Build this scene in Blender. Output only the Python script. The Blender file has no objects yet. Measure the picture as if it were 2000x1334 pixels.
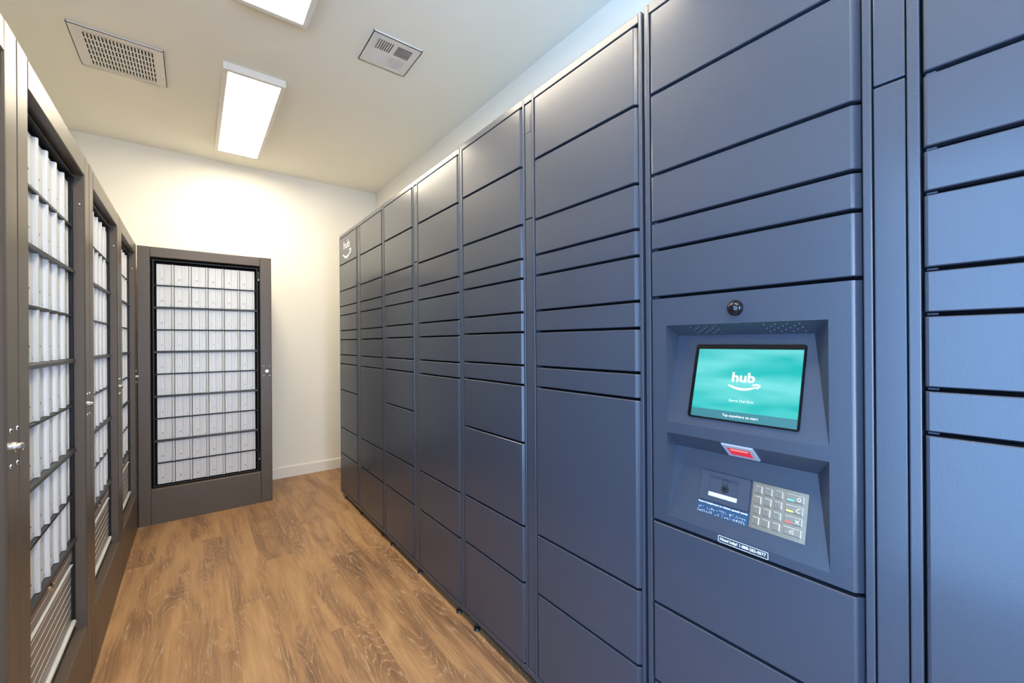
import bpy, bmesh, math, random
from mathutils import Vector, Matrix
PI = math.pi
random.seed(7)
SC = bpy.context.scene
COL = SC.collection

# ------------------------------------------------------------------ camera
CH = 1.21243
cd = bpy.data.cameras.new('camera')
cd.sensor_width = 36.0
cd.lens = 813.143 / 2000 * 36.0
cd.clip_start = 0.02
cam = bpy.data.objects.new('camera', cd)
COL.objects.link(cam)
_yaw, _pit, _rol = 0.65295, 0.00054, -0.00691
fw = Vector((math.sin(_yaw) * math.cos(_pit), math.cos(_yaw) * math.cos(_pit), math.sin(_pit)))
rt0 = Vector((math.cos(_yaw), -math.sin(_yaw), 0))
up0 = rt0.cross(fw)
rt = math.cos(_rol) * rt0 + math.sin(_rol) * up0
up = -math.sin(_rol) * rt0 + math.cos(_rol) * up0
M = Matrix.Identity(4)
for i in range(3):
    M[i][0], M[i][1], M[i][2] = rt[i], up[i], -fw[i]
M.translation = Vector((0, 0, CH))
cam.matrix_world = M
SC.camera = cam

# ------------------------------------------------------------------ world, exposure
SC.view_settings.view_transform = 'Standard'
SC.view_settings.look = 'None'
SC.view_settings.gamma = 1
SC.view_settings.use_curve_mapping = False
SC.view_settings.exposure = 0.45
PANEL_E = 24.0            # ceiling light diffusers
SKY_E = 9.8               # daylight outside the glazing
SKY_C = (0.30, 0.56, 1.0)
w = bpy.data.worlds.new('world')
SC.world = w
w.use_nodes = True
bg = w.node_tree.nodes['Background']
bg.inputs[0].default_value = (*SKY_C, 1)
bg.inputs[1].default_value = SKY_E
# whiter glow added to the sky towards -y to brighten door edges; bluer towards -x
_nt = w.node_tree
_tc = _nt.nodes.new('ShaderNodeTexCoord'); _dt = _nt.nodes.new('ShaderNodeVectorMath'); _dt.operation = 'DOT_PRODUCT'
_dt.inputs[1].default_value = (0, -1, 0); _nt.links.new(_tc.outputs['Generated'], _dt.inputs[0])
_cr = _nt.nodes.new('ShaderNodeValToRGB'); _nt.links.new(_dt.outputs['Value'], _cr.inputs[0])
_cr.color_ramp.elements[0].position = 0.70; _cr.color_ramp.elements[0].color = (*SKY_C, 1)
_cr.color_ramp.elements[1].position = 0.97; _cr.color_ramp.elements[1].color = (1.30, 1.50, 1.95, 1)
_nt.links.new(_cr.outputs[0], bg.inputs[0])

# ------------------------------------------------------------------ room numbers
XL, XR = -0.875, 1.4956
YB, YF = 4.247, -2.4
ZC = 2.74
T = 0.12
LX = -0.2983              # front plane of the mailbox row
MY = 3.6874               # front plane of the far mailbox cabinet
D = 0.9524                # front plane of the lockers before the similarity about the eye
SIM = 0.9727
GLZ_L = (-1.7, 0.54)      # glazing in the left wall behind the viewpoint


def portal(name, loc, rot, sx, sy):
    l = bpy.data.lights.new(name, 'AREA')
    l.shape = 'RECTANGLE'; l.size = sx; l.size_y = sy
    l.cycles.is_portal = True
    o = bpy.data.objects.new(name, l); COL.objects.link(o)
    o.location = loc; o.rotation_euler = rot
    return o


portal('window_light_left', (XL - T - 0.01, sum(GLZ_L) / 2, 1.2), (0, -PI / 2, 0), 2.3, GLZ_L[1] - GLZ_L[0])

portal('window_light_front', (0.375, YF - T - 0.01, 1.1), (PI / 2, 0, 0), 0.65, 2.2)


# ------------------------------------------------------------------ materials
def nodes_of(name):
    m = bpy.data.materials.new(name); m.use_nodes = True
    nt = m.node_tree
    return m, nt, nt.nodes['Principled BSDF']


def N(nt, typ, **kw):
    n = nt.nodes.new(typ)
    for k, v in kw.items():
        if k in ('operation', 'blend_type', 'data_type', 'noise_dimensions', 'wave_type', 'bands_direction'):
            setattr(n, k, v)
        else:
            n.inputs[k].default_value = v
    return n


def simple(name, col, rough=0.5, metal=0.0, spec=0.5, bump=0.0, bscale=300, coat=0.0, var=0.0, vscale=6):
    m, nt, b = nodes_of(name)
    b.inputs['Base Color'].default_value = (*col, 1)
    b.inputs['Roughness'].default_value = rough
    b.inputs['Metallic'].default_value = metal
    b.inputs['Specular IOR Level'].default_value = spec
    b.inputs['Coat Weight'].default_value = coat
    tc = N(nt, 'ShaderNodeTexCoord')
    n = N(nt, 'ShaderNodeTexNoise', Scale=bscale, Detail=2.0)
    nt.links.new(tc.outputs['Object'], n.inputs['Vector'])
    if bump:
        bp = N(nt, 'ShaderNodeBump', Strength=bump, Distance=0.001)
        nt.links.new(n.outputs['Fac'], bp.inputs['Height'])
        nt.links.new(bp.outputs['Normal'], b.inputs['Normal'])
    if var:
        n2 = N(nt, 'ShaderNodeTexNoise', Scale=vscale, Detail=3.0)
        nt.links.new(tc.outputs['Object'], n2.inputs['Vector'])
        mr = N(nt, 'ShaderNodeMapRange')
        mr.inputs['To Min'].default_value = 1 - var; mr.inputs['To Max'].default_value = 1 + var
        nt.links.new(n2.outputs['Fac'], mr.inputs['Value'])
        mx = N(nt, 'ShaderNodeVectorMath', operation='SCALE')
        mx.inputs[0].default_value = col
        nt.links.new(mr.outputs[0], mx.inputs['Scale'])
        nt.links.new(mx.outputs[0], b.inputs['Base Color'])
    return m


def emit(name, col, s):
    m, nt, b = nodes_of(name)
    b.inputs['Base Color'].default_value = (0.02, 0.02, 0.02, 1)
    b.inputs['Emission Color'].default_value = (*col, 1)
    b.inputs['Emission Strength'].default_value = s
    return m


def floor_material():
    m, nt, b = nodes_of('oak_vinyl_plank')
    L = nt.links.new
    tc = N(nt, 'ShaderNodeTexCoord')
    sp = N(nt, 'ShaderNodeSeparateXYZ'); L(tc.outputs['Object'], sp.inputs[0])

    def mth(op, a, bb=None):
        n = N(nt, 'ShaderNodeMath', operation=op)
        for i, v in enumerate((a, bb)):
            if v is None: continue
            if isinstance(v, (int, float)): n.inputs[i].default_value = v
            else: L(v, n.inputs[i])
        return n.outputs[0]
    PW, PL = 0.1575, 1.22
    u = mth('DIVIDE', mth('ADD', sp.outputs[0], 10 * PW + 0.18), PW)
    ci = mth('FLOOR', u)
    wn = N(nt, 'ShaderNodeTexWhiteNoise', noise_dimensions='1D'); L(ci, wn.inputs['W'])
    v = mth('ADD', mth('DIVIDE', sp.outputs[1], PL), mth('MULTIPLY', wn.outputs['Value'], 1.0))
    ri = mth('FLOOR', v)
    pid = mth('ADD', mth('MULTIPLY', ci, 13.7), mth('MULTIPLY', ri, 5.31))
    wp = N(nt, 'ShaderNodeTexWhiteNoise', noise_dimensions='1D'); L(pid, wp.inputs['W'])
    rnd = wp.outputs['Value']
    # per-plank shifted coordinates
    cx = N(nt, 'ShaderNodeCombineXYZ')
    L(mth('MULTIPLY', sp.outputs[0], 1.0), cx.inputs[0])
    L(sp.outputs[1], cx.inputs[1])
    L(mth('MULTIPLY', rnd, 37.0), cx.inputs[2])

    def noise(sx, sy, scale, detail, rough=0.5, dist=0.0):
        mp = N(nt, 'ShaderNodeMapping'); mp.inputs['Scale'].default_value = (sx, sy, 1)
        L(cx.outputs[0], mp.inputs['Vector'])
        n = N(nt, 'ShaderNodeTexNoise', Scale=scale, Detail=detail, Roughness=rough, Distortion=dist)
        L(mp.outputs[0], n.inputs['Vector'])
        return n.outputs['Fac']
    big = noise(8, 1.5, 1.0, 3.0, 0.55, 0.8)        # broad dark heart wood
    fine = noise(150, 4, 1.0, 4.0, 0.62, 0.3)       # straight fibre
    mid = noise(38, 1.6, 1.0, 3.0, 0.55, 0.5)       # streaks
    cont = noise(6.5, 0.9, 1.0, 1.0, 0.4, 0.5)      # contours: cathedrals and knots
    pores = noise(300, 22, 1.0, 2.0, 0.5)
    k = mth('ADD', mth('ADD', mth('MULTIPLY', cont, 34.0), mth('MULTIPLY', mid, 1.6)), mth('MULTIPLY', fine, 0.9))
    fr = mth('FRACT', k)
    tri = mth('ABSOLUTE', mth('SUBTRACT', fr, 0.5))      # 0..0.5
    ln = N(nt, 'ShaderNodeMapRange'); ln.inputs['From Min'].default_value = 0.13; ln.inputs['From Max'].default_value = 0.0
    L(tri, ln.inputs['Value'])
    msk = N(nt, 'ShaderNodeMapRange'); msk.inputs['From Min'].default_value = 0.62; msk.inputs['From Max'].default_value = 0.44
    L(big, msk.inputs['Value'])
    pr = N(nt, 'ShaderNodeMapRange'); pr.inputs['From Min'].default_value = 0.42; pr.inputs['From Max'].default_value = 0.62
    L(pores, pr.inputs['Value'])
    lines = mth('MULTIPLY', mth('MULTIPLY', ln.outputs[0], mth('ADD', msk.outputs[0], 0.10)), mth('ADD', mth('MULTIPLY', pr.outputs[0], 0.75), 0.2))
    cr = N(nt, 'ShaderNodeValToRGB')
    e = cr.color_ramp.elements
    e[0].position = 0.24; e[0].color = (0.130, 0.068, 0.034, 1)
    e[1].position = 0.78; e[1].color = (0.50, 0.300, 0.145, 1)
    x = e.new(0.40); x.color = (0.235, 0.122, 0.057, 1)
    x = e.new(0.54); x.color = (0.365, 0.200, 0.090, 1)
    tone = mth('ADD', mth('ADD', mth('MULTIPLY', big, 0.86), mth('MULTIPLY', fine, 0.30)), mth('ADD', mth('MULTIPLY', mid, 0.26), mth('MULTIPLY', mth('SUBTRACT', rnd, 0.5), 0.09)))
    L(mth('SUBTRACT', tone, 0.212), cr.inputs[0])
    mx = N(nt, 'ShaderNodeMix', data_type='RGBA'); mx.inputs['B'].default_value = (0.72, 0.57, 0.43, 1)
    L(cr.outputs[0], mx.inputs['A']); L(mth('MULTIPLY', lines, 0.48), mx.inputs['Factor'])
    # seams
    fu = mth('FRACT', u); fv = mth('FRACT', v)
    eu = mth('MULTIPLY', mth('MINIMUM', fu, mth('SUBTRACT', 1.0, fu)), PW)
    ev = mth('MULTIPLY', mth('MINIMUM', fv, mth('SUBTRACT', 1.0, fv)), PL)
    se = N(nt, 'ShaderNodeMapRange'); se.inputs['From Max'].default_value = 0.0012
    se.inputs['To Min'].default_value = 0.80; se.inputs['To Max'].default_value = 1.0
    L(mth('MINIMUM', eu, ev), se.inputs['Value'])
    v2 = N(nt, 'ShaderNodeVectorMath', operation='SCALE'); L(mx.outputs['Result'], v2.inputs[0]); L(se.outputs[0], v2.inputs['Scale'])
    L(v2.outputs[0], b.inputs['Base Color'])
    b.inputs['Roughness'].default_value = 0.42
    b.inputs['Specular IOR Level'].default_value = 0.35
    bp = N(nt, 'ShaderNodeBump', Strength=0.25, Distance=0.001)
    L(fine, bp.inputs['Height']); L(bp.outputs[0], b.inputs['Normal'])
    return m


def screen_material():
    m, nt, b = nodes_of('touch_screen_glow')
    L = nt.links.new
    tc = N(nt, 'ShaderNodeTexCoord')
    mp = N(nt, 'ShaderNodeMapping'); mp.inputs['Scale'].default_value = (1, 3, 14); L(tc.outputs['Object'], mp.inputs[0])
    n = N(nt, 'ShaderNodeTexNoise', Scale=1.3, Detail=2.0, Distortion=0.6); L(mp.outputs[0], n.inputs['Vector'])
    cr = N(nt, 'ShaderNodeValToRGB'); e = cr.color_ramp.elements
    e[0].position = 0.38; e[0].color = (0.0, 0.52, 0.50, 1)
    e[1].position = 0.62; e[1].color = (0.17, 0.75, 0.73, 1)
    L(n.outputs['Fac'], cr.inputs[0])
    L(cr.outputs[0], b.inputs['Emission Color'])
    b.inputs['Emission Strength'].default_value = 0.70
    b.inputs['Base Color'].default_value = (0.01, 0.03, 0.03, 1)
    b.inputs['Roughness'].default_value = 0.12
    return m


def glass_material():
    m = bpy.data.materials.new('window_glass'); m.use_nodes = True
    nt = m.node_tree; nt.nodes.clear()
    o = N(nt, 'ShaderNodeOutputMaterial'); t = N(nt, 'ShaderNodeBsdfTransparent'); g = N(nt, 'ShaderNodeBsdfGlossy', Roughness=0.02)
    mx = N(nt, 'ShaderNodeMixShader'); mx.inputs[0].default_value = 0.06
    nt.links.new(t.outputs[0], mx.inputs[1]); nt.links.new(g.outputs[0], mx.inputs[2]); nt.links.new(mx.outputs[0], o.inputs[0])
    return m


LOCK = simple('slate_powder_coat', (0.032, 0.040, 0.058), 0.44, spec=0.42, bump=0.36, bscale=430, coat=0.5)
LOCK.node_tree.nodes['Principled BSDF'].inputs['Coat Roughness'].default_value = 0.19
GAPB = simple('gap_shade_black', (0.004, 0.004, 0.005), 0.8, spec=0.1)  # flat black standing in for shade inside gaps and holes
WALL = simple('cream_wall_paint', (0.86, 0.83, 0.745), 0.6, spec=0.25, bump=0.15, bscale=180)
CEIL = simple('cream_ceiling_paint', (0.92, 0.89, 0.78), 0.7, spec=0.2, bump=0.15, bscale=160)
TRIM = simple('white_trim_paint', (0.82, 0.79, 0.72), 0.4)
BRON = simple('bronze_powder_coat', (0.092, 0.070, 0.052), 0.36, spec=0.5, bump=0.28, bscale=520, var=0.08, vscale=40)
BLKM = simple('black_satin_metal', (0.005, 0.005, 0.007), 0.4, spec=0.35)
RAIL = simple('dark_anodised_metal', (0.022, 0.023, 0.025), 0.36, metal=0.3)
ALUM = simple('anodised_aluminium', (0.62, 0.62, 0.61), 0.40, metal=0.2, spec=0.5, bump=0.1, bscale=300)
ALUD = simple('dull_aluminium', (0.30, 0.285, 0.27), 0.4, metal=0.4)
NICK = simple('dull_nickel', (0.50, 0.49, 0.48), 0.34, metal=0.9)
CHRM = simple('chrome', (0.75, 0.75, 0.76), 0.16, metal=1.0)
BRAS = simple('pale_brass', (0.80, 0.68, 0.45), 0.2, metal=1.0)
KEYM = simple('brushed_steel', (0.40, 0.335, 0.25), 0.34, metal=0.9, bump=0.2, bscale=200)
KEYL = simple('key_edge_glint', (0.92, 0.88, 0.82), 0.3, metal=0.5)  # pale strips painted as the glint on top and right key edges
VENT = simple('vent_enamel', (0.80, 0.77, 0.71), 0.45)
VDRK = simple('duct_shade', (0.012, 0.011, 0.010), 0.9, spec=0.1)  # near-black in place of the shade inside the ducts
WHIT = simple('white_print', (0.88, 0.9, 0.92), 0.5)
KEYP = simple('engraved_grey', (0.16, 0.14, 0.12), 0.5)
DKPR = simple('dark_print', (0.05, 0.05, 0.05), 0.5)
GREN = simple('green_key_mark', (0.10, 0.62, 0.36), 0.4)
YELL = simple('yellow_key_mark', (0.88, 0.70, 0.12), 0.4)
REDK = simple('red_key_mark', (0.85, 0.10, 0.07), 0.4)
DOME = simple('smoked_dome', (0.006, 0.006, 0.008), 0.08, spec=0.4)
STEEL = simple('scanner_frame', (0.45, 0.44, 0.46), 0.4, metal=0.3)
PLATE = simple('blue_braille_plate', (0.016, 0.048, 0.095), 0.45)
GREY = simple('fixture_steel', (0.62, 0.64, 0.66), 0.5)
BEZEL = simple('bezel_plastic', (0.003, 0.003, 0.004), 0.2, spec=0.3)
REDG = emit('red_scan_window', (0.85, 0.01, 0.05), 0.6)
REDH = emit('red_scan_bright', (1.0, 0.35, 0.25), 0.9)
PAN = emit('light_diffuser', (1.0, 0.88, 0.68), PANEL_E)
TXT = emit('screen_text_glow', (0.95, 1.0, 1.0), 0.95)
BARM = emit('screen_bar_glow', (0.0, 0.30, 0.38), 0.5)
SCRN = screen_material()
FLOOR = floor_material()
GLAS = glass_material()


# ------------------------------------------------------------------ mesh helpers
class MB:
    """collects shapes, then links them as one mesh object"""
    def __init__(s, xf=None):
        s.v = []; s.f = []; s.mi = []; s.m = 0; s.xf = xf; s.sm = []

    def add(s, vs, fs, smooth=False):
        o = len(s.v)
        s.v += [Vector(p) for p in vs]
        for f in fs:
            s.f.append([i + o for i in f]); s.mi.append(s.m); s.sm.append(smooth)
        return s

    def box(s, x0, x1, y0, y1, z0, z1):
        x0, x1 = min(x0, x1), max(x0, x1); y0, y1 = min(y0, y1), max(y0, y1); z0, z1 = min(z0, z1), max(z0, z1)
        vs = [(x, y, z) for x in (x0, x1) for y in (y0, y1) for z in (z0, z1)]
        return s.add(vs, [(0, 1, 3, 2), (4, 6, 7, 5), (0, 4, 5, 1), (2, 3, 7, 6), (0, 2, 6, 4), (1, 5, 7, 3)])

    def bbox(s, x0, x1, y0, y1, z0, z1, b=0.002, seg=2):
        bm = bmesh.new()
        bmesh.ops.create_cube(bm, size=1)
        for q in bm.verts:
            q.co = Vector(((x0 + x1) / 2 + q.co.x * (x1 - x0), (y0 + y1) / 2 + q.co.y * (y1 - y0), (z0 + z1) / 2 + q.co.z * (z1 - z0)))
        bmesh.ops.bevel(bm, geom=bm.edges[:], offset=b, segments=seg, affect='EDGES', profile=0.5)
        bm.verts.index_update()
        s.add([q.co.copy() for q in bm.verts], [[q.index for q in f.verts] for f in bm.faces])
        bm.free(); return s

    def prism(s, prof, a, b, axis='z', caps=True):
        """prof: closed 2D outline; swept along axis between a and b"""
        n = len(prof)
        def P(p, t):
            if axis == 'z': return (p[0], p[1], t)
            if axis == 'x': return (t, p[0], p[1])
            return (p[0], t, p[1])
        vs = [P(p, a) for p in prof] + [P(p, b) for p in prof]
        fs = [(i, (i + 1) % n, n + (i + 1) % n, n + i) for i in range(n)]
        if caps: fs += [tuple(range(n))[::-1], tuple(range(n, 2 * n))]
        return s.add(vs, fs)

    def cyl(s, c, ax, r, h, n=20, r2=None, bev=0.0):
        """cylinder from c along unit vector ax, height h"""
        ax = Vector(ax).normalized(); c = Vector(c)
        t = ax.orthogonal().normalized(); q = ax.cross(t)
        r2 = r if r2 is None else r2
        rings = [(r, 0)] + ([(r2, h - bev), (r2 - bev, h)] if bev else [(r2, h)])
        vs = []; fs = []
        for rr, hh in rings:
            for i in range(n):
                a = 2 * PI * i / n
                vs.append(c + ax * hh + (t * math.cos(a) + q * math.sin(a)) * rr)
        for k in range(len(rings) - 1):
            for i in range(n):
                fs.append((k * n + i, k * n + (i + 1) % n, (k + 1) * n + (i + 1) % n, (k + 1) * n + i))
        fs.append(tuple(range(n))[::-1]); fs.append(tuple(range((len(rings) - 1) * n, len(rings) * n)))
        return s.add(vs, fs)

    def dome(s, c, ax, r, h, n=24, k=8):
        ax = Vector(ax).normalized(); c = Vector(c)
        t = ax.orthogonal().normalized(); q = ax.cross(t)
        vs = []; fs = []
        for j in range(k):
            p = PI / 2 * j / k
            for i in range(n):
                a = 2 * PI * i / n
                vs.append(c + ax * (h * math.sin(p)) + (t * math.cos(a) + q * math.sin(a)) * (r * math.cos(p)))
        vs.append(c + ax * h)
        for j in range(k - 1):
            for i in range(n):
                fs.append((j * n + i, j * n + (i + 1) % n, (j + 1) * n + (i + 1) % n, (j + 1) * n + i))
        for i in range(n): fs.append(((k - 1) * n + i, (k - 1) * n + (i + 1) % n, k * n))
        return s.add(vs, fs, True)

    def stroke(s, pts, wid, P):
        """flat ribbon along 2D points, P maps 2D to 3D; wid number or list"""
        n = len(pts); L_ = []; R_ = []
        for i in range(n):
            a = Vector(pts[max(i - 1, 0)]); b = Vector(pts[min(i + 1, n - 1)])
            d = (b - a).normalized(); nn = Vector((-d.y, d.x))
            ww = (wid[i] if isinstance(wid, (list, tuple)) else wid) / 2
            c = Vector(pts[i]); L_.append(P(*(c + nn * ww))); R_.append(P(*(c - nn * ww)))
        return s.add(L_ + R_, [(i, n + i, n + i + 1, i + 1) for i in range(n - 1)])

    def build(s, name, mats, parent=None, origin=None):
        me = bpy.data.meshes.new(name)
        vs = [s.xf(v) for v in s.v] if s.xf else s.v
        off = Vector((0, 0, 0))
        if parent is not None:
            p = parent
            while p is not None:
                off += p.location; p = p.parent
        elif origin is not None:
            off = Vector(origin)
        vs = [v - off for v in vs]
        me.from_pydata([tuple(v) for v in vs], [], s.f)
        bm = bmesh.new(); bm.from_mesh(me)
        if name == 'control_panel': bmesh.ops.remove_doubles(bm, verts=bm.verts[:], dist=2e-5)
        bmesh.ops.recalc_face_normals(bm, faces=bm.faces[:])
        bm.to_mesh(me); bm.free()
        if not isinstance(mats, (list, tuple)): mats = [mats]
        for m in mats: me.materials.append(m)
        for p, mi, sm in zip(me.polygons, s.mi, s.sm):
            p.material_index = mi; p.use_smooth = sm
        o = bpy.data.objects.new(name, me); COL.objects.link(o)
        if parent is not None: o.parent = parent
        elif origin is not None: o.location = origin
        return o


def empty(name, loc, label, cat, group=None):
    o = bpy.data.objects.new(name, None); COL.objects.link(o)
    o.location = loc; o.empty_display_size = 0.1
    o['label'] = label; o['category'] = cat
    if group: o['group'] = group
    return o


def struct(o):
    o['kind'] = 'structure'; return o


_fonts = {}


def text_mesh(txt, bold=0.0):
    key = (txt, bold)
    if key in _fonts: return _fonts[key]
    cu = bpy.data.curves.new('txt', 'FONT'); cu.body = txt; cu.size = 1.0; cu.offset = bold; cu.resolution_u = 3
    ob = bpy.data.objects.new('txt', cu); COL.objects.link(ob)
    dg = bpy.context.evaluated_depsgraph_get(); dg.update()
    me = bpy.data.meshes.new_from_object(ob.evaluated_get(dg))
    vs = [v.co.copy() for v in me.vertices]; fs = [list(p.vertices) for p in me.polygons]
    COL.objects.unlink(ob); bpy.data.objects.remove(ob); bpy.data.meshes.remove(me)
    x0 = min(v.x for v in vs); x1 = max(v.x for v in vs); y0 = min(v.y for v in vs); y1 = max(v.y for v in vs)
    _fonts[key] = (vs, fs, x0, x1, y0, y1)
    return _fonts[key]


def add_text(mb, txt, P, u0, u1, v0, v1, bold=0.0):
    """fit txt in the 2D box; P maps (u,v) to 3D"""
    vs, fs, x0, x1, y0, y1 = text_mesh(txt, bold)
    mb.add([P(u0 + (u1 - u0) * (v.x - x0) / (x1 - x0), v0 + (v1 - v0) * (v.y - y0) / (y1 - y0)) for v in vs], fs)


def add_smile(mb, P, cx, cy, wd, ht):
    """the curved arrow: centre, width, height (2D)"""
    pts = []; wid = []
    for i in range(21):
        t = i / 20
        x = -0.5 + 0.90 * t
        y = 0.5 - 1.0 * math.sin(PI * (0.08 + 0.80 * t)) ** 0.9 * 0.95
        pts.append((cx + x * wd, cy + y * ht)); wid.append(wd * (0.028 + 0.055 * math.sin(PI * min(1, t * 1.0)) ** 0.7))
    mb.stroke(pts, wid, P)
    w2 = wd * 0.055
    mb.stroke([(cx + 0.27 * wd, cy + 0.42 * ht), (cx + 0.40 * wd, cy + 0.52 * ht), (cx + 0.50 * wd, cy + 0.46 * ht)], w2, P)
    mb.stroke([(cx + 0.50 * wd, cy + 0.50 * ht), (cx + 0.475 * wd, cy + 0.15 * ht), (cx + 0.40 * wd, cy - 0.15 * ht)], w2, P)


# ------------------------------------------------------------------ room shell
mb = MB(); mb.box(XL - T, XR + T, YF - T, YB + T, -0.08, 0.0); struct(mb.build('floor', FLOOR))
mb = MB(); mb.box(XL - T, XR + T, YF - T, YB + T, ZC, ZC + 0.1); struct(mb.build('ceiling', CEIL))
mb = MB(); mb.box(XL - T, XR + T, YB, YB + T, 0, ZC); struct(mb.build('wall_back', WALL))
mb = MB(); mb.box(XR, XR + T, YF, YB, 0, ZC); struct(mb.build('wall_right', WALL))
mb = MB()
mb.box(XL - T, XL, GLZ_L[1], YB, 0, ZC); mb.box(XL - T, XL, YF, GLZ_L[0], 0, ZC)
mb.box(XL - T, XL, GLZ_L[0], GLZ_L[1], 2.15, ZC)
struct(mb.build('wall_left', WALL))
mb = MB()
mb.box(XL - T, 0.05, YF - T, YF, 0, ZC); mb.box(0.70, XR + T, YF - T, YF, 0, ZC); mb.box(0.05, 0.70, YF - T, YF, 2.15, ZC)
struct(mb.build('wall_front', WALL))
# glazing behind the viewpoint
mb = MB()
y0, y1 = GLZ_L
for a, b_ in ((y0, y0 + .05), (y1 - .05, y1), ((y0 + y1) / 2 - .025, (y0 + y1) / 2 + .025)):
    mb.box(XL - 0.08, XL - 0.03, a, b_, 0.0, 2.15)
mb.box(XL - 0.08, XL - 0.03, y0, y1, 2.10, 2.15); mb.box(XL - 0.08, XL - 0.03, y0, y1, 0, 0.08)
wl = struct(mb.build('window_1', BLKM))
mb = MB(); mb.box(XL - 0.058, XL - 0.052, y0 + .05, y1 - .05, 0.08, 2.10); mb.build('pane', GLAS, wl)
mb = MB()
for a in (0.05, 0.65): mb.box(a, a + .05, YF - 0.08, YF - 0.03, 0, 2.15)
mb.box(0.05, 0.70, YF - 0.08, YF - 0.03, 2.10, 2.15); mb.box(0.05, 0.70, YF - 0.08, YF - 0.03, 0, 0.08)
wf = struct(mb.build('window_2', BLKM))
mb = MB(); mb.box(0.10, 0.65, YF - 0.058, YF - 0.052, 0.08, 2.10); mb.build('pane', GLAS, wf)
# baseboards with an eased top
def baseprof(o, sgn): return [(o, 0.0), (o + sgn * 0.014, 0.0), (o + sgn * 0.014, 0.088), (o + sgn * 0.010, 0.096), (o, 0.097)]
mb = MB(); mb.prism(baseprof(YB, -1), XL, XR, 'x'); struct(mb.build('baseboard_back', TRIM))
mb = MB(); mb.prism(baseprof(XR, -1), YF, YB - 0.014, 'y'); struct(mb.build('baseboard_right', TRIM))
mb = MB(); mb.prism(baseprof(XL, 1), GLZ_L[1], YB - 0.014, 'y'); struct(mb.build('baseboard_left', TRIM))


# ------------------------------------------------------------------ parcel lockers
EYE = Vector((0, 0, CH))
def sim(v): return EYE + (v - EYE) * SIM


LV = [2.0635, 1.850, 1.639, 1.515, 1.443, 1.320, 1.247, 1.1255, 1.0538, 0.842, 0.537, 0.330, 0.0365]
COL_A = LV
COL_B = [z for z in LV if z != 0.842]
COL_C = [z for z in LV if z not in (0.842,)]


def door_mesh(yl, yr, z0, z1):
    """sheet metal door: rolled vertical edges, eased top and bottom"""
    m = MB(sim)
    prof = [(D + .020, yl), (D + .0075, yl), (D + .0035, yl - .0008), (D + .0012, yl - .0025), (D, yl - .006),
            (D, yr + .0135), (D + .0008, yr + .0112), (D + .0093, yr + .0027), (D + .0105, yr + .0010), (D + .012, yr), (D + .0125, yr), (D + .020, yr)]
    n = len(prof); e = 0.0016
    rings = []
    for z, dx in ((z0, e), (z0 + e, 0), (z1 - e, 0), (z1, e)):
        rings.append([(min(p[0] + dx, D + .020), p[1], z) for p in prof])
    vs = sum(rings, [])
    fs = []
    for k in range(3):
        for i in range(n): fs.append((k * n + i, k * n + (i + 1) % n, (k + 1) * n + (i + 1) % n, (k + 1) * n + i))
    fs += [tuple(range(n))[::-1], tuple(range(3 * n, 4 * n))]
    return m.add(vs, fs)


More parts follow.
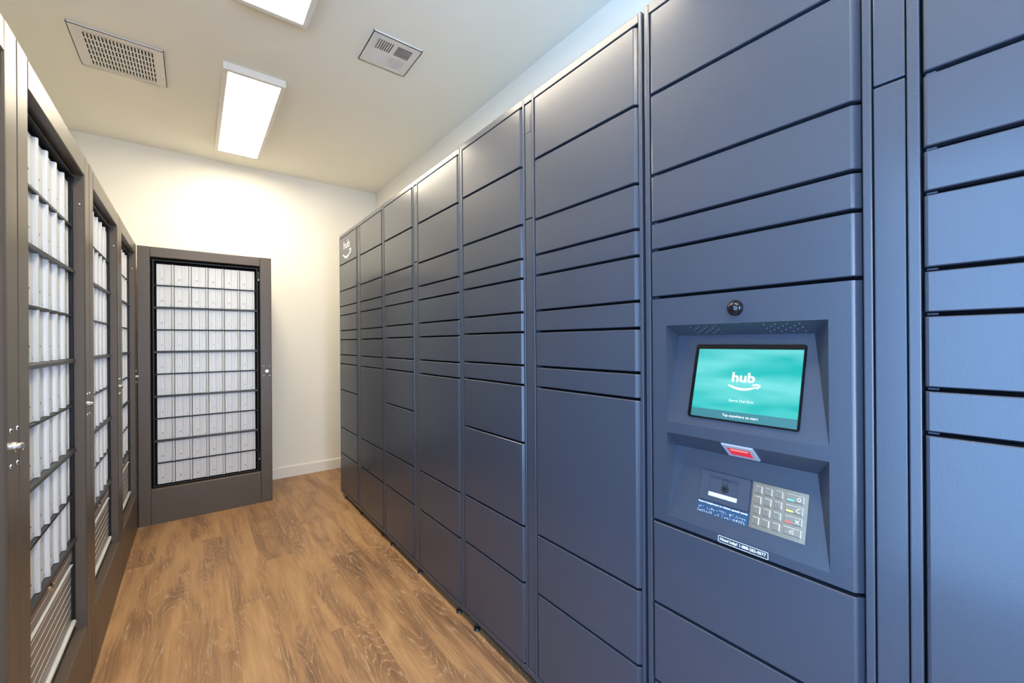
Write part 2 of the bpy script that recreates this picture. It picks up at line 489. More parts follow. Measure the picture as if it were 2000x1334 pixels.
def locker(yL, yR, d1, pan, d2, zo, label, lev1, lev2, console=False, logo=False):
    base = sim(Vector((D + 0.27, (yL + yR) / 2, CH))); base.z = 0
    t = empty('parcel_locker', base, label, 'locker', 'parcel lockers along the right wall')
    Z = lambda z: z + zo
    zt = Z(2.0924); zb = 0.012 + zo
    # carcass and frame
    def shell(mm, x0, x1, y0, y1, z0, z1):
        if not console: mm.box(x0, x1, y0, y1, z0, z1); return
        hy0, hy1, hz0, hz1 = .250, .620, .756, 1.262      # pocket behind the control panel
        mm.box(x0, x1, y0, y1, z0, hz0); mm.box(x0, x1, y0, y1, hz1, z1)
        mm.box(x0, x1, y0, hy0, hz0, hz1); mm.box(x0, x1, hy1, y1, hz0, hz1)
        if x1 > D + .2: mm.box(D + .10, x1, hy0, hy1, hz0, hz1)
    m = MB(sim); shell(m, D + .034, D + .55, yR + .001, yL - .001, zb, zt - .002); m.build('body', LOCK, t)
    m = MB(sim); shell(m, D + .026, D + .034, yR + .004, yL - .004, zb + .004, zt - .006); m.build('door_gap_shade', GAPB, t)  # black sheet behind the doors, paints the gaps as shade
    m = MB(sim)
    def post(a, b_):   # a far, b_ near
        m.bbox(D, D + .030, b_, a, zb, zt, 0.0020, 3)
    post(yL, d1[0] + .003); post(d1[1] - .0035, pan[0] + .002)
    post(pan[1] - .002, d2[0] + .003); post(d2[1] - .0035, yR)
    for a, b_ in ((d1[0] + .0045, d1[1] - .005), (pan[0] + .0035, pan[1] - .0035), (d2[0] + .0045, d2[1] - .005)):
        m.bbox(D, D + .030, b_, a, Z(2.0665), zt, 0.0022, 2)
        m.bbox(D, D + .030, b_, a, zb, Z(0.0335), 0.0022, 2)
    m.build('frame', LOCK, t)
    # middle strip
    for z0, z1 in ((Z(0.036), Z(1.6495)), (Z(1.6535), Z(2.064))):
        m = MB(sim); m.bbox(D + .002, D + .022, pan[1], pan[0], z0, z1, 0.002, 2)
        pp = m.build('service_strip', LOCK, t)
        if z0 > 1.5:
            c = (pan[0] + pan[1]) / 2
            m = MB(sim); m.bbox(D + .0006, D + .004, c - .0125, c + .0125, Z(1.959), Z(2.024), 0.0006, 1)
            m.cyl((D + .0007, c, Z(2.013)), (-1, 0, 0), .0022, .0006, 10); m.cyl((D + .0007, c, Z(1.970)), (-1, 0, 0), .0022, .0006, 10)
            m.build('lock_cover', LOCK, pp)
    # doors
    for (yl, yr), lev in ((d1, lev1), (d2, lev2)):
        for k in range(len(lev) - 1):
            hi, lo = Z(lev[k]), Z(lev[k + 1])
            if console and (yl, yr) == d1 and abs(lev[k] - 1.320) < .002:
                continue
            g1 = 0.0005 if k == 0 else 0.0042
            g0 = 0.0005 if k == len(lev) - 2 else 0.0036
            dm = door_mesh(yl, yr, lo + g0, hi - g1)
            do = dm.build('locker_door', LOCK, t)
            if k < len(lev) - 2:   # small hinge knuckle in the gap at the hinge side
                m = MB(sim); m.cyl((D + .009, yl - .004, lo), (0, -1, 0), .0020, .011, 8)
                m.box(D + .009, D + .02, yl - .016, yl - .003, lo - .0008, lo + .0008); m.build('hinge', LOCK, do)
            if logo and k == 0 and (yl, yr) == d1:
                m = MB(sim); Pf = lambda u_, v_: (D - .0006, -u_, v_)
                add_text(m, 'hub', Pf, -3.437, -3.280, Z(1.961), Z(2.022), 0.0)
                add_smile(m, Pf, -3.355, Z(1.915), .215, .050)
                lg = m.build('logo', WHIT, do); lg['label'] = 'white hub lettering over a curved arrow'
    m = MB(sim); m.box(D + .034, D + .040, yR + .004, yL - .06, -.0335, zb); m.build('toe_gap_backing', GAPB, t)  # black panel added to keep the gap under the cabinet dark
    # levelling feet
    for yy in (yL - .09, (yL + yR) / 2, yR + .06):
        for xx in (D + .018, D + .5):
            p = sim(Vector((xx, yy, zb)))
            m = MB(); m.cyl((p.x, p.y, 0), (0, 0, 1), .015, .009, 16, .012); m.cyl((p.x, p.y, .010), (0, 0, 1), .006, p.z - .009, 10)
            m.build('levelling_foot', RAIL, t)
    if console: build_console(t, d1, Z)
    return t


def build_console(t, d1, Z):
    yl, yr = d1
    zlo, zhi = 0.7477 + .0036, Z(1.320) - .0042
    # ---- front sheet with two sloping recesses
    m = MB(sim)
    ya, yb = 0.6010, 0.2615
    zc = [zlo, 0.7708, 0.9812, 1.0085, 1.2505, zhi]
    yc = [yl - .005, ya, yb, yr + .0135]
    for i in range(3):
        for j in range(5):
            if i == 1 and j in (1, 3): continue
            m.add([(D, yc[i], zc[j]), (D, yc[i + 1], zc[j]), (D, yc[i + 1], zc[j + 1]), (D, yc[i], zc[j + 1])], [(0, 1, 2, 3)])
    for side in (((D, yl - .005), (D + .0012, yl - .002), (D + .006, yl), (D + .02, yl)),
                 ((D, yr + .0135), (D + .0008, yr + .0112), (D + .0093, yr + .0027), (D + .0105, yr + .0010), (D + .012, yr), (D + .02, yr))):
        for a, b_ in zip(side, side[1:]):
            m.add([(a[0], a[1], zlo), (b_[0], b_[1], zlo), (b_[0], b_[1], zhi), (a[0], a[1], zhi)], [(0, 1, 2, 3)])
    for z in (zlo, zhi):
        m.add([(D, yl - .005, z), (D, yr + .0135, z), (D + .02, yr, z), (D + .02, yl, z)], [(0, 1, 2, 3)])

    def recess(z0, z1, d, zi, yi_l, yi_r):
        A = (D, ya, z0); B = (D, yb, z0); C_ = (D, yb, z1); E_ = (D, ya, z1); F = (D + d, yi_l, zi); G = (D + d, yi_r, zi)
        m.add([A, B, G, F], [(0, 1, 2, 3)]); m.add([E_, C_, G, F], [(0, 1, 2, 3)]); m.add([A, E_, F], [(0, 1, 2)]); m.add([B, C_, G], [(0, 1, 2)])
    recess(1.0085, 1.2505, .060, 1.2252, .6009, .3010)
    recess(0.7708, 0.9812, .050, 0.9400, .6040, .2945)
    cp = m.build('control_panel', LOCK, t)
    cp['label'] = 'panel with two sloping recesses for screen and keypad'

    def plane(d, z0, z1):
        ln = math.hypot(d, z1 - z0); n = Vector((-(z1 - z0), 0, d)).normalized()
        return lambda u_, s_, h=0.0: tuple(Vector((D + d * s_ / ln, -u_, z0 + (z1 - z0) * s_ / ln)) + n * h)
    PU = plane(.060, 1.0085, 1.2252)
    PL_ = plane(.050, 0.7708, 0.9400)

    def slab(mm, P, u0, u1, s0, s1, h0, h1, ch=0.0):
        """raised plate on a sloping plane; ch chamfers the upper edge"""
        vs = [P(u0, s0, h0), P(u1, s0, h0), P(u1, s1, h0), P(u0, s1, h0),
              P(u0 + ch, s0 + ch, h1), P(u1 - ch, s0 + ch, h1), P(u1 - ch, s1 - ch, h1), P(u0 + ch, s1 - ch, h1)]
        mm.add(vs, [(0, 1, 5, 4), (1, 2, 6, 5), (2, 3, 7, 6), (3, 0, 4, 7), (4, 5, 6, 7), (0, 3, 2, 1)])
        return mm

    def ring(mm, P, o, i, h0, h1, nseg=5, rad=.006):
        """rounded rectangular ring: o and i are (u0,u1,s0,s1)"""
        def rr(q, r_):
            u0, u1, s0, s1 = q; pts = []
            for cx, cy, a0 in ((u1 - r_, s1 - r_, 0), (u0 + r_, s1 - r_, 90), (u0 + r_, s0 + r_, 180), (u1 - r_, s0 + r_, 270)):
                for k in range(nseg + 1):
                    a = math.radians(a0 + 90 * k / nseg); pts.append((cx + r_ * math.cos(a), cy + r_ * math.sin(a)))
            return pts
        a = rr(o, rad); b_ = rr(i, rad * .25); c = rr((o[0] + .0012, o[1] - .0012, o[2] + .0012, o[3] - .0012), rad * .9)
        n = len(a)
        vs = [P(*p, h0) for p in a] + [P(*p, h1) for p in c] + [P(*p, h1) for p in b_] + [P(*p, h0) for p in b_]
        fs = [(k * n + j, k * n + (j + 1) % n, (k + 1) * n + (j + 1) % n, (k + 1) * n + j) for k in range(3) for j in range(n)]
        fs += [(3 * n + j, 3 * n + (j + 1) % n, (j + 1) % n, j) for j in range(n)]
        mm.add(vs, fs)
    # ---- screen
    m = MB(sim); ring(m, PU, (-.5475, -.3112, .0200, .2010), (-.5395, -.3150, .0240, .1890), 0.0, .0050)
    bz = m.build('screen_bezel', BEZEL, t)
    m = MB(sim); slab(m, PU, -.5410, -.3135, .0225, .1900, 0.0, .0022)
    sc = m.build('touch_screen', SCRN, t); sc['label'] = 'teal touch screen with white hub logo'
    m = MB(sim); m.add([PU(-.5400, .0235, .0024), PU(-.3145, .0235, .0024), PU(-.3145, .0442, .0024), PU(-.5400, .0436, .0024)], [(0, 1, 2, 3)])
    m.build('status_bar', BARM, sc)
    P3 = lambda a, b_: PU(a, b_, .0027)
    m = MB(sim)
    add_text(m, 'hub', P3, -.4530, -.4035, .1120, .1345, 0.028)
    add_smile(m, P3, -.4260, .1020, .0680, .0125)
    m.build('logo', TXT, sc)
    m = MB(sim)
    add_text(m, 'Sierra Del Oro', P3, -.4540, -.4020, .0665, .0722)
    add_text(m, 'Tap anywhere to start', P3, -.4650, -.3890, .0300, .0372, 0.012)
    m.build('screen_text', TXT, sc)
    # ---- camera dome
    m = MB(sim); m.cyl((D, .4313, 1.2835), (-1, 0, 0), .0175, .0015, 28)
    m.dome((D - .0015, .4313, 1.2835), (-1, 0, 0), .0165, .0145)
    dm = m.build('camera_dome', DOME, t); dm['label'] = 'glossy black camera dome'
    # ---- speaker holes in the top faces
    PT = lambda u_, s_: Vector((D + .060 * s_ / .0651, -u_, 1.2505 - .0253 * s_ / .0651)) + Vector((-.0253, 0, -.060)).normalized() * .0006
    for c, wd_ in ((-.512, .060), (-.345, .066)):
        m = MB(sim)
        for a in range(7):
            for b_ in range(5):
                if (a + b_) % 2: continue
                uu = c - wd_ / 2 + wd_ * a / 6; ss = .012 + .0095 * b_
                m.cyl(PT(uu, ss), (-.0253, 0, -.060), .0013, .0004, 6)
        m.build('speaker_holes', WHIT if False else STEEL, t)
    # ---- scanner under the upper ledge
    nrm = Vector((-.0412, 0, -.050)).normalized()
    PS = lambda u_, s_, h=0: Vector((D + .050 * s_ / .0648, -u_, .9812 - .0412 * s_ / .0648)) + nrm * h
    m = MB(sim); slab(m, PS, -.4665, -.3985, .0035, .0560, 0, .0035, .0012)
    fr = m.build('scanner', STEEL, t); fr['label'] = 'grey framed scanner with a red window'
    m = MB(sim); slab(m, PS, -.4565, -.4085, .0150, .0445, .003, .0042)
    rw = m.build('scan_window', REDG, fr)
    m = MB(sim); slab(m, PS, -.4500, -.4130, .0185, .0235, .0042, .0046); m.build('scan_light', REDH, fr)
    # ---- keypad panel plate outline (thin dark joint)
    m = MB(sim)
    q = (-.5868, -.2797, .0138, .1545); g = .0009
    for a in ((q[0], q[1], q[2], q[2] + g), (q[0], q[1], q[3] - g, q[3]), (q[0], q[0] + g, q[2], q[3]), (q[1] - g, q[1], q[2], q[3])):
        slab(m, PL_, *a, 0, .0003)
    m.build('panel_joint', DKPR, t)
    # ---- headphone module
    m = MB(sim)
    # frame ring around the window
    o = (-.5285, -.4135, .0640, .1335); i = (-.5062, -.4395, .0758, .1223)
    ring(m, PL_, o, i, 0.0, .0045, rad=.003)
    hp = m.build('headphone_module', LOCK, t)
    m = MB(sim); slab(m, PL_, i[0], i[1], i[2], i[2] + .0095, 0.0, .0014); m.build('window_ledge', simple('pale_ledge', (0.52, 0.50, 0.44), 0.5), hp)
    m = MB(sim)
    c3 = Vector(PL_(-.4700, .0985, .0002)); nn = Vector(PL_(0, 0, 1)) - Vector(PL_(0, 0, 0))
    m.cyl(c3, nn, .0085, .0016, 22); m.cyl(c3, nn, .0062, .0030, 22)
    m.m = 1; m.cyl(c3 + nn * .003, nn, .0026, .0003, 14)
    m.build('headphone_jack', [RAIL, GAPB], hp)
    m = MB(sim)
    arc = [(-.4705 + .0062 * math.cos(math.radians(a)), .1150 + .0062 * math.sin(math.radians(a))) for a in range(-40, 221, 20)]
    P4 = lambda a, b_: PL_(a, b_, .0008)
    m.stroke(arc, .0012, P4)
    m.stroke([arc[0], (arc[0][0] - .0005, arc[0][1] - .003)], .0026, P4); m.stroke([arc[-1], (arc[-1][0] + .0005, arc[-1][1] - .003)], .0026, P4)
    m.build('headphone_symbol', RAIL, hp)
    # braille plate with lettering
    m = MB(sim); slab(m, PL_, -.5285, -.4130, .0345, .0622, 0, .0010, .0003)
    bp_ = m.build('braille_plate', PLATE, t)
    P5 = lambda a, b_: PL_(a, b_, .0013)
    m = MB(sim); add_text(m, 'Insert headphones to initiate speech mode', P5, -.5265, -.4150, .0557, .0608, 0.02); m.build('plate_text', WHIT, bp_)
    m = MB(sim); rr = random.Random(3)
    for row, (a0, a1) in enumerate(((.004, .1125), (.002, .1125))):
        for k in range(21):
            if rr.random() < .12: continue
            bx = -.5285 + a0 + (a1 - a0) * k / 21
            for dx in (0, .0019):
                for dz in (0, .0019, .0038):
                    if rr.random() < .45:
                        m.dome(PL_(bx + dx, .0485 - row * .0085 - dz, .0010), nn, .00065, .0006, 6, 2)
    m.build('braille_dots', WHIT, bp_)
    # ---- keypad
    K0, K1, S0, S1 = -.4110, -.3045, .0345, .1330
    m = MB(sim); slab(m, PL_, K0, K1, S0, S1, 0, .0016, .0006)
    kp = m.build('keypad', KEYM, t); kp['label'] = 'steel keypad with raised keys'
    W_, H_ = K1 - K0, S1 - S0
    lab = [['1', '2', '3', 'o'], ['4', '5', '6', '<'], ['7', '8', '9', 'x'], ['*', '0', '', 't']]
    cols = ((.055, .190), (.235, .375), (.422, .565), (.620, .925))
    for r_ in range(4):
        s1 = S1 - H_ * (.075 + .222 * r_); s0 = s1 - H_ * .165
        for c_ in range(4):
            u0 = K0 + W_ * cols[c_][0]; u1 = K0 + W_ * cols[c_][1]
            m = MB(sim); slab(m, PL_, u0, u1, s0, s1, .0012, .0046, .0016)
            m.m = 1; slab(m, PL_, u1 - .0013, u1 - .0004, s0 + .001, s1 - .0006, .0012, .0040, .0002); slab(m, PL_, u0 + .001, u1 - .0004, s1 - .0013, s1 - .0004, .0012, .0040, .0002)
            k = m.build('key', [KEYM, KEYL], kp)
            L_ = lab[r_][c_]; P6 = lambda a, b_: PL_(a, b_, .0048)
            cy = (s0 + s1) / 2; cx = (u0 + u1) / 2
            m = MB(sim)
            if L_ in '1234567890*' and L_:
                add_text(m, L_, P6, cx - (.0012 if L_ == '1' else .0024), cx + (.0012 if L_ == '1' else .0024), cy - .0040, cy + .0040)
                mt = DKPR
            elif L_ == 'o':
                q_ = [(u1 - .008 + .0032 * math.cos(a * PI / 8), cy + .0032 * math.sin(a * PI / 8)) for a in range(17)]; m.stroke(q_, .0009, P6)
            elif L_ == '<':
                q_ = [(u1 - .0050, cy - .0035), (u1 - .0085, cy - .0035), (u1 - .0118, cy), (u1 - .0085, cy + .0035), (u1 - .0050, cy + .0035)]; m.stroke(q_, .0009, P6)
            elif L_ == 'x':
                for sg in (1, -1): m.stroke([(u1 - .0115, cy - .0035 * sg), (u1 - .0045, cy + .0035 * sg)], .0009, P6)
            elif L_ == 't':
                m.stroke([(cx - .004, cy), (cx + .003, cy + .004), (cx + .003, cy - .004), (cx - .004, cy)], .0009, P6)
            if m.v: m.build('key_symbol', KEYP if c_ < 3 else WHIT, kp)
            if c_ == 3 and r_ < 3:
                m = MB(sim); slab(m, PL_, u0 + .003, u0 + .0155, s0 + .0022, s0 + .0056, .0046, .0050); m.build('key_mark', (GREN, YELL, REDK)[r_], kp)
    # ---- help sticker
    m = MB(sim); Pf = lambda a, b_: (D - .0006, -a, b_)
    u0, u1, v0, v1 = -.4725, -.3680, .7520, .7672
    g = .0009
    for a in ((u0, u1, v0, v0 + g), (u0, u1, v1 - g, v1), (u0, u0 + g, v0, v1), (u1 - g, u1, v0, v1)):
        m.add([Pf(a[0], a[2]), Pf(a[1], a[2]), Pf(a[1], a[3]), Pf(a[0], a[3])], [(0, 1, 2, 3)])
    add_text(m, 'Need help? 1-888-283-0577', Pf, u0 + .0045, u1 - .0045, v0 + .0030, v1 - .0037, 0.02)
    st = m.build('help_sticker', WHIT, t); st['label'] = 'white outlined help line sticker'


CONS = [2.0635, 1.850, 1.639, 1.515, 1.443, 1.320, .7427, .5277, .3239, .0365]
NEAR = [2.0635, 1.850, 1.643, 1.5195, 1.447, 1.3225, 1.249, 1.1265, 1.0540, .537, .330, .0365]
locker(3.562, 2.583, (3.553, 3.113), (3.097, 3.052), (3.034, 2.597), -.009,
       'slate grey locker bank at the far end, white hub logo on one door', COL_A, COL_B, logo=True)
locker(2.580, 1.6245, (2.560, 2.134), (2.119, 2.079), (2.066, 1.638), -.006,
       'slate grey locker bank second from the far end, beside the one with the logo', COL_A, COL_B)
locker(1.6225, .669, (1.601, 1.179), (1.1625, 1.1245), (1.109, .6825), .000,
       'slate blue locker bank immediately left of the one with the screen and keypad', COL_A, COL_B)
locker(.6605, -.300, (.6434, .2130), (.1945, .1528), (.132, -.283), .004,
       'nearest blue locker bank with the teal touch screen and steel keypad', CONS, NEAR, console=True)


# ------------------------------------------------------------------ mailbox cabinets
def cabinet(W, o0, o1, rows, parcel, loc, rotz, label):
    """local frame: x to the right along the front, y into the cabinet, z up"""
    t = empty('mailbox_cabinet', (0, 0, 0), label, 'mailbox', 'mailbox cabinets in bronze frames')
    H = 1.868; ZO, ZT = 0.235, 1.800
    def B(m, name, mat): return m.build(name, mat, t)
    m = MB(); m.box(.0, W, .056, .545, .0, H - .002); B(m, 'body', BRON)
    for a, b_ in ((0, o0), (o1, W)):
        m = MB()
        pr = [(a + .0005, .055), (a + .0005, .004), (a + .0035, .0005), (a + .008, 0), (b_ - .006, 0), (b_ - .002, .0008), (b_, .003), (b_, .055)]
        if a == 0: pr = [(a + .0005, .055), (a + .0005, .003), (a + .003, .0), (b_ - .006, 0), (b_ - .002, .0008), (b_, .003), (b_, .055)]
        m.prism(pr, 0.0, H); B(m, 'post', BRON)
    m = MB(); m.prism([(.0, ZT + .003), (.003, ZT), (.055, ZT), (.055, H), (.003, H), (.0, H - .003)], o0 + .0012, o1 - .0012, 'x'); B(m, 'top_rail', BRON)
    m = MB(); m.prism([(.0, .0), (.055, .0), (.055, ZO), (.003, ZO), (.0, ZO - .003)], o0 + .0012, o1 - .0012, 'x'); B(m, 'bottom_rail', BRON)
    m = MB(); m.box(o0, o1, .052, .056, ZO, ZT); B(m, 'back_panel', GAPB)
    # black door frame
    fz0, fz1 = ZO + .004, ZT - .006
    x0, x1 = o0 + .009, o1 - .009
    m = MB()
    for a in (x0, x1 - .011): m.bbox(a, a + .011, .027, .050, fz0, fz1, .002, 2)
    m.bbox(x0 + .011, x1 - .011, .027, .050, fz0, fz0 + .010, .002, 2)
    B(m, 'door_frame', BLKM)
    m = MB(); m.prism([(.024, fz1 - .012), (.050, fz1 - .012), (.050, fz1), (.031, fz1), (.024, fz1 - .008)], x0 - .002, x1 + .002, 'x'); tr = B(m, 'frame_cap', RAIL)
    m = MB()
    for zz in (1.705, .335): m.cyl((x1 + .003, .030, zz), (0, 0, 1), .0026, .055, 10); m.box(x1 + .0005, x1 + .0055, .027, .036, zz - .012, zz)
    B(m, 'hinge', CHRM)
    # doors
    p = (o1 - o0 - .0605) / 6; xs = o0 + .0315
    zs = [1.7655 - .1517 * k for k in range(rows + 1)]
    for k in range(1, rows + 1):
        thick = k % 2 == 0
        zz = zs[k]
        m = MB()
        if thick: m.prism([(.022, zz - .007), (.040, zz - .008), (.040, zz + .007), (.026, zz + .0065), (.022, zz + .003)], x0 + .009, x1 - .009, 'x')
        else: m.prism([(.027, zz - .0035), (.040, zz - .004), (.040, zz + .0045), (.027, zz + .003)], x0 + .011, x1 - .011, 'x')
        if k < rows or parcel: B(m, 'divider_bar', RAIL if thick else BLKM)
    for r_ in range(rows):
        hi, lo = zs[r_], zs[r_ + 1]
        zt_ = hi - (.008 if r_ % 2 == 0 and r_ else .005); zb_ = lo + (.008 if r_ % 2 else .005)
        for c_ in range(6):
            a = xs + p * c_; q = p - .0024
            yf = .0365
            def gv(f, wdt=.0006, dp=.0012): return [(a + q * f - wdt, yf), (a + q * f, yf + dp), (a + q * f + wdt, yf)]
            pr = [(a, .047), (a, yf + .0005), (a + .0015, yf)] + gv(.16, .0005, .0008) + gv(.44, .0009, .0022) + gv(.56, .0005, .001) + gv(.68, .0005, .001)
            b0 = a + q * .835; b1 = a + q; kk = .16 if c_ == 5 else 1.0
            pr += [(b0 - .0008, yf), (b0, yf + .003), (b0 + .0006, yf - .006 * kk), (b0 + .0022, yf - .0095 * kk), ((b0 + b1) / 2 - .001, yf - .0100 * kk), ((b0 + b1) / 2, yf - .0085 * kk), ((b0 + b1) / 2 + .001, yf - .0100 * kk), (b1 - .0026, yf - .0095 * kk), (b1 - .0006, yf - .006 * kk), (b1, yf), (b1, .047)]
            m = MB(); m.prism(pr, zb_, zt_)
            m.m = 1; m.box(a + q * .77, a + q * .79, yf - .0003, yf + .0005, zb_ + .006, zb_ + .015)
            d = m.build('mailbox_door', [ALUM, DKPR], t)
            m = MB(); cx = a + q * .31; cz = zb_ + .042
            m.cyl((cx, yf + .001, cz), (0, -1, 0), .0066, .0030, 16, bev=.0008)
            m.cyl((cx, yf - .002, cz), (0, -1, 0), .0044, .0018, 14)
            m.m = 1; m.box(cx - .0036, cx + .0036, yf - .0042, yf - .0036, cz - .0014, cz + .0014)
            m.build('lock', [NICK, DKPR], d)
    if parcel:
        zt_ = zs[rows] - .010
        xa, xb = x0 + .012, x1 - .012
        m = MB(); m.box(xa, xb, .034, .047, zt_ - .062, zt_)
        m.m = 1; m.box(xa, xb, .0332, .0345, zt_ - .0395, zt_ - .0380)
        hd = m.build('mail_slot_panel', [ALUD, ALUM], t)
        m = MB(); m.cyl((xa + .52 * (xb - xa), .034, zt_ - .022), (0, -1, 0), .011, .009, 20, bev=.002)
        m.m = 1; m.box(xa + .52 * (xb - xa) - .001, xa + .52 * (xb - xa) + .001, .0245, .0252, zt_ - .027, zt_ - .017)
        m.build('lock', [BRAS, DKPR], hd)
        z1 = zt_ - .074; z0 = fz0 + .036
        m = MB(); m.box(xa, xb, .036, .047, z0, z1)
        m.m = 1; m.prism([(.036, z1 - .005), (.031, z1 - .004), (.030, z1 - .001), (.031, z1 + .001), (.040, z1 + .001), (.040, z1 - .005)], xa + .004, xb - .004, 'x')
        k = 0; zz = z1 - .024
        while zz > z0 + .012:
            m.box(xa, xb, .0352, .0365, zz, zz + .0013); zz -= .0270
        pd = m.build('parcel_door', [ALUD, ALUM], t)
        m = MB(); m.cyl((xa, .030, z0 - .004), (1, 0, 0), .0070, xb - xa, 20); m.build('bottom_lip', ALUM, pd)
    # lock plate hardware on the right hand post
    m = MB(); cx = (o1 + W) / 2 + .005; cz = 1.000
    lc = cx
    m.cyl((lc, .0005, cz), (0, -1, 0), .0110, .003, 22); m.cyl((lc, -.002, cz), (0, -1, 0), .0085, .011, 22, bev=.0012)
    m.m = 1; m.box(lc - .001, lc + .001, -.0136, -.0128, cz - .004, cz + .004)
    B(m, 'post_lock', [CHRM, DKPR])
    for sx in (-.0200, .0200):
        for sz in (-.0365, .0365):
            m = MB(); m.dome((lc + sx, .0003, cz + sz), (0, -1, 0), .0052, .0038, 14, 5); m.build('rivet', CHRM, t)
    m = MB(); m.dome((o1, .014, 1.700), (-1, 0, 0), .0035, .0015, 12, 3); m.build('screw', CHRM, t)
    t.location = loc; t.rotation_euler = (0, 0, rotz)
    return t


def copy_tree(o, parent=None):
    c = o.copy(); COL.objects.link(c)
    c.parent = parent
    if parent is not None: c.matrix_parent_inverse = o.matrix_parent_inverse.copy()
    for ch in [x for x in KIDS.get(o.name, [])]: copy_tree(ch, c)
    return c


cabinet(.7750, .0650, .6990, 10, False, (-.2955, MY, 0), 0.0,
        'bronze mailbox cabinet against the back wall, facing the viewer, with sixty silver doors')
first = cabinet(.7770, .0765, .7010, 8, True, (LX, 1.3530, 0), PI / 2,
                'second nearest bronze mailbox cabinet at the left, its four columns of silver doors in view')
KIDS = {}
for ob in list(COL.objects):
    if ob.parent: KIDS.setdefault(ob.parent.name, []).append(ob)
for y_, lb in ((.5760, 'nearest bronze mailbox cabinet, cut off by the left edge, only its lock post in view'),
               (2.1300, 'middle bronze mailbox cabinet on the left, between the wide-seen one and the corner one'),
               (2.9080, 'narrow-seen bronze mailbox cabinet on the left that touches the back cabinet in the corner')):
    c = copy_tree(first); c.location = (LX, y_, 0); c['label'] = lb


# ------------------------------------------------------------------ ceiling fixtures
def panel_light(x0, x1, y0, y1, label):
    t = empty('ceiling_light', ((x0 + x1) / 2, (y0 + y1) / 2, ZC), label, 'light', 'flush ceiling light panels')
    zb = ZC - .040
    m = MB()
    f = .024
    for a in ((x0, x1, y0, y0 + f), (x0, x1, y1 - f, y1), (x0, x0 + f, y0 + f, y1 - f), (x1 - f, x1, y0 + f, y1 - f)):
        m.bbox(a[0], a[1], a[2], a[3], zb, ZC, .0015, 1)
    m.build('housing', VENT, t)
    m = MB(); m.box(x0 + f, x1 - f, y0 + f, y1 - f, zb + .003, zb + .008); m.build('diffuser', PAN, t)


panel_light(.134, .436, 2.722, 3.930, 'farther lit ceiling panel, fully in view near the back wall')
panel_light(.134, .436, .950, 2.156, 'nearer lit ceiling panel cut off by the top edge of the photo')
panel_light(.134, .436, -.830, .376, 'lit ceiling panel overhead of the viewpoint, out of the frame')

# return air grille
gx0, gx1, gy0, gy1 = -.472, -.116, 2.815, 3.195
t = empty('return_air_grille', ((gx0 + gx1) / 2, (gy0 + gy1) / 2, ZC), 'large rectangular return grille of short slots on the ceiling at left', 'vent')
m = MB()
zb = ZC - .010
sx0, sx1, sy0, sy1 = gx0 + .045, gx1 - .042, gy0 + .043, gy1 - .034
nc, nr = 20, 6
cw = (sx1 - sx0) / nc; rh = (sy1 - sy0) / nr
m.box(gx0, gx1, gy0, sy0, zb, zb + .002); m.box(gx0, gx1, sy1, gy1, zb, zb + .002)
m.box(gx0, sx0, sy0, sy1, zb, zb + .002); m.box(sx1, gx1, sy0, sy1, zb, zb + .002)
for r_ in range(nr + 1):
    yy = sy0 + rh * r_; m.box(sx0, sx1, yy - rh * .085, yy + rh * .085, zb, zb + .002)
for c_ in range(nc + 1):
    xx = sx0 + cw * c_; m.box(xx - cw * .30, xx + cw * .30, sy0, sy1, zb + .0002, zb + .0018)
for a in ((gx0, gx1, gy0, gy0 + .003), (gx0, gx1, gy1 - .003, gy1), (gx0, gx0 + .003, gy0, gy1), (gx1 - .003, gx1, gy0, gy1)):
    m.box(a[0], a[1], a[2], a[3], zb, zb + .008)
m.build('face_plate', VENT, t)
m = MB(); m.box(gx0 + .006, gx1 - .006, gy0 + .006, gy1 - .006, ZC - .002, ZC - .0005); m.build('duct_shade_sheet', VDRK, t)  # dark sheet painted as duct shade, the ceiling is closed
m = MB(); m.cyl((gx1 - .012, (gy0 + gy1) / 2 + .05, zb), (0, 0, -1), .005, .002, 12); m.build('screw', CHRM, t)

# supply vent: four-way louvres
vx0, vx1, vy0, vy1 = .705, .962, 2.010, 2.262
t = empty('supply_air_vent', ((vx0 + vx1) / 2, (vy0 + vy1) / 2, ZC), 'small square four-way supply vent with dark louvres on the ceiling at right', 'vent')
zb = ZC - .008
m = MB(); qs = []
cxm, cym = (vx0 + vx1) / 2, (vy0 + vy1) / 2
w_ = .080; gp = .011
for sx in (-1, 1):
    for sy in (-1, 1):
        qx0 = cxm + (gp if sx > 0 else -gp - w_); qy0 = cym + (gp if sy > 0 else -gp - w_)
        qs.append((qx0, qx0 + w_, qy0, qy0 + w_, sx, sy))
xs_ = sorted({q[0] for q in qs} | {q[1] for q in qs}); ys_ = sorted({q[2] for q in qs} | {q[3] for q in qs})
m.box(vx0, vx1, vy0, ys_[0], zb, zb + .002); m.box(vx0, vx1, ys_[3], vy1, zb, zb + .002)
m.box(vx0, vx1, ys_[1], ys_[2], zb, zb + .002)
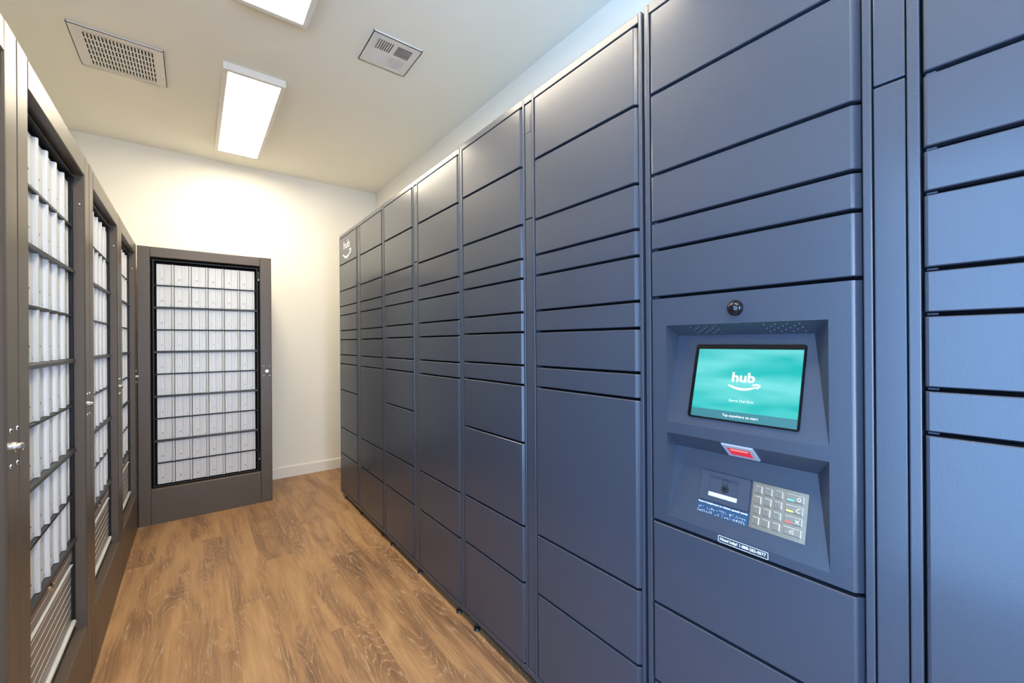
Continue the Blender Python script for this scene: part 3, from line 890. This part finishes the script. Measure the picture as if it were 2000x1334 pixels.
for a, b_ in ((vx0, xs_[0]), (xs_[1], xs_[2]), (xs_[3], vx1)):
    m.box(a, b_, ys_[0], ys_[1], zb, zb + .002); m.box(a, b_, ys_[2], ys_[3], zb, zb + .002)
for a in ((vx0, vx1, vy0, vy0 + .004), (vx0, vx1, vy1 - .004, vy1), (vx0, vx0 + .004, vy0, vy1), (vx1 - .004, vx1, vy0, vy1)):
    m.box(a[0], a[1], a[2], a[3], zb, ZC)
m.build('face_plate', VENT, t)
for x0_, x1_, y0_, y1_, sx, sy in qs:
    m = MB(); along_y = (sx * sy > 0)
    n_ = 7
    for k in range(n_):
        f0 = (k + .5) / n_
        if along_y:
            xx = x0_ + w_ * f0; dx = .0042 * (1 if sx < 0 else -1)
            m.add([(xx - .0026 - dx, y0_, zb), (xx + .0018 - dx, y0_, zb), (xx + .0018 + dx, y0_, zb + .007), (xx - .0026 + dx, y0_, zb + .007),
                   (xx - .0026 - dx, y1_, zb), (xx + .0018 - dx, y1_, zb), (xx + .0018 + dx, y1_, zb + .007), (xx - .0026 + dx, y1_, zb + .007)],
                  [(0, 1, 2, 3), (4, 7, 6, 5), (0, 4, 5, 1), (2, 6, 7, 3), (1, 5, 6, 2), (0, 3, 7, 4)])
        else:
            yy = y0_ + w_ * f0; dy = .0042 * (1 if sy < 0 else -1)
            m.add([(x0_, yy - .0026 - dy, zb), (x0_, yy + .0018 - dy, zb), (x0_, yy + .0018 + dy, zb + .007), (x0_, yy - .0026 + dy, zb + .007),
                   (x1_, yy - .0026 - dy, zb), (x1_, yy + .0018 - dy, zb), (x1_, yy + .0018 + dy, zb + .007), (x1_, yy - .0026 + dy, zb + .007)],
                  [(0, 1, 2, 3), (4, 7, 6, 5), (0, 4, 5, 1), (2, 6, 7, 3), (1, 5, 6, 2), (0, 3, 7, 4)])
    m.build('louvre_bank', VENT, t)
m = MB(); m.box(vx0 + .01, vx1 - .01, vy0 + .01, vy1 - .01, ZC - .0015, ZC - .0005); m.build('duct_shade_sheet', VDRK, t)  # dark sheet stands for the shaded duct behind the louvres
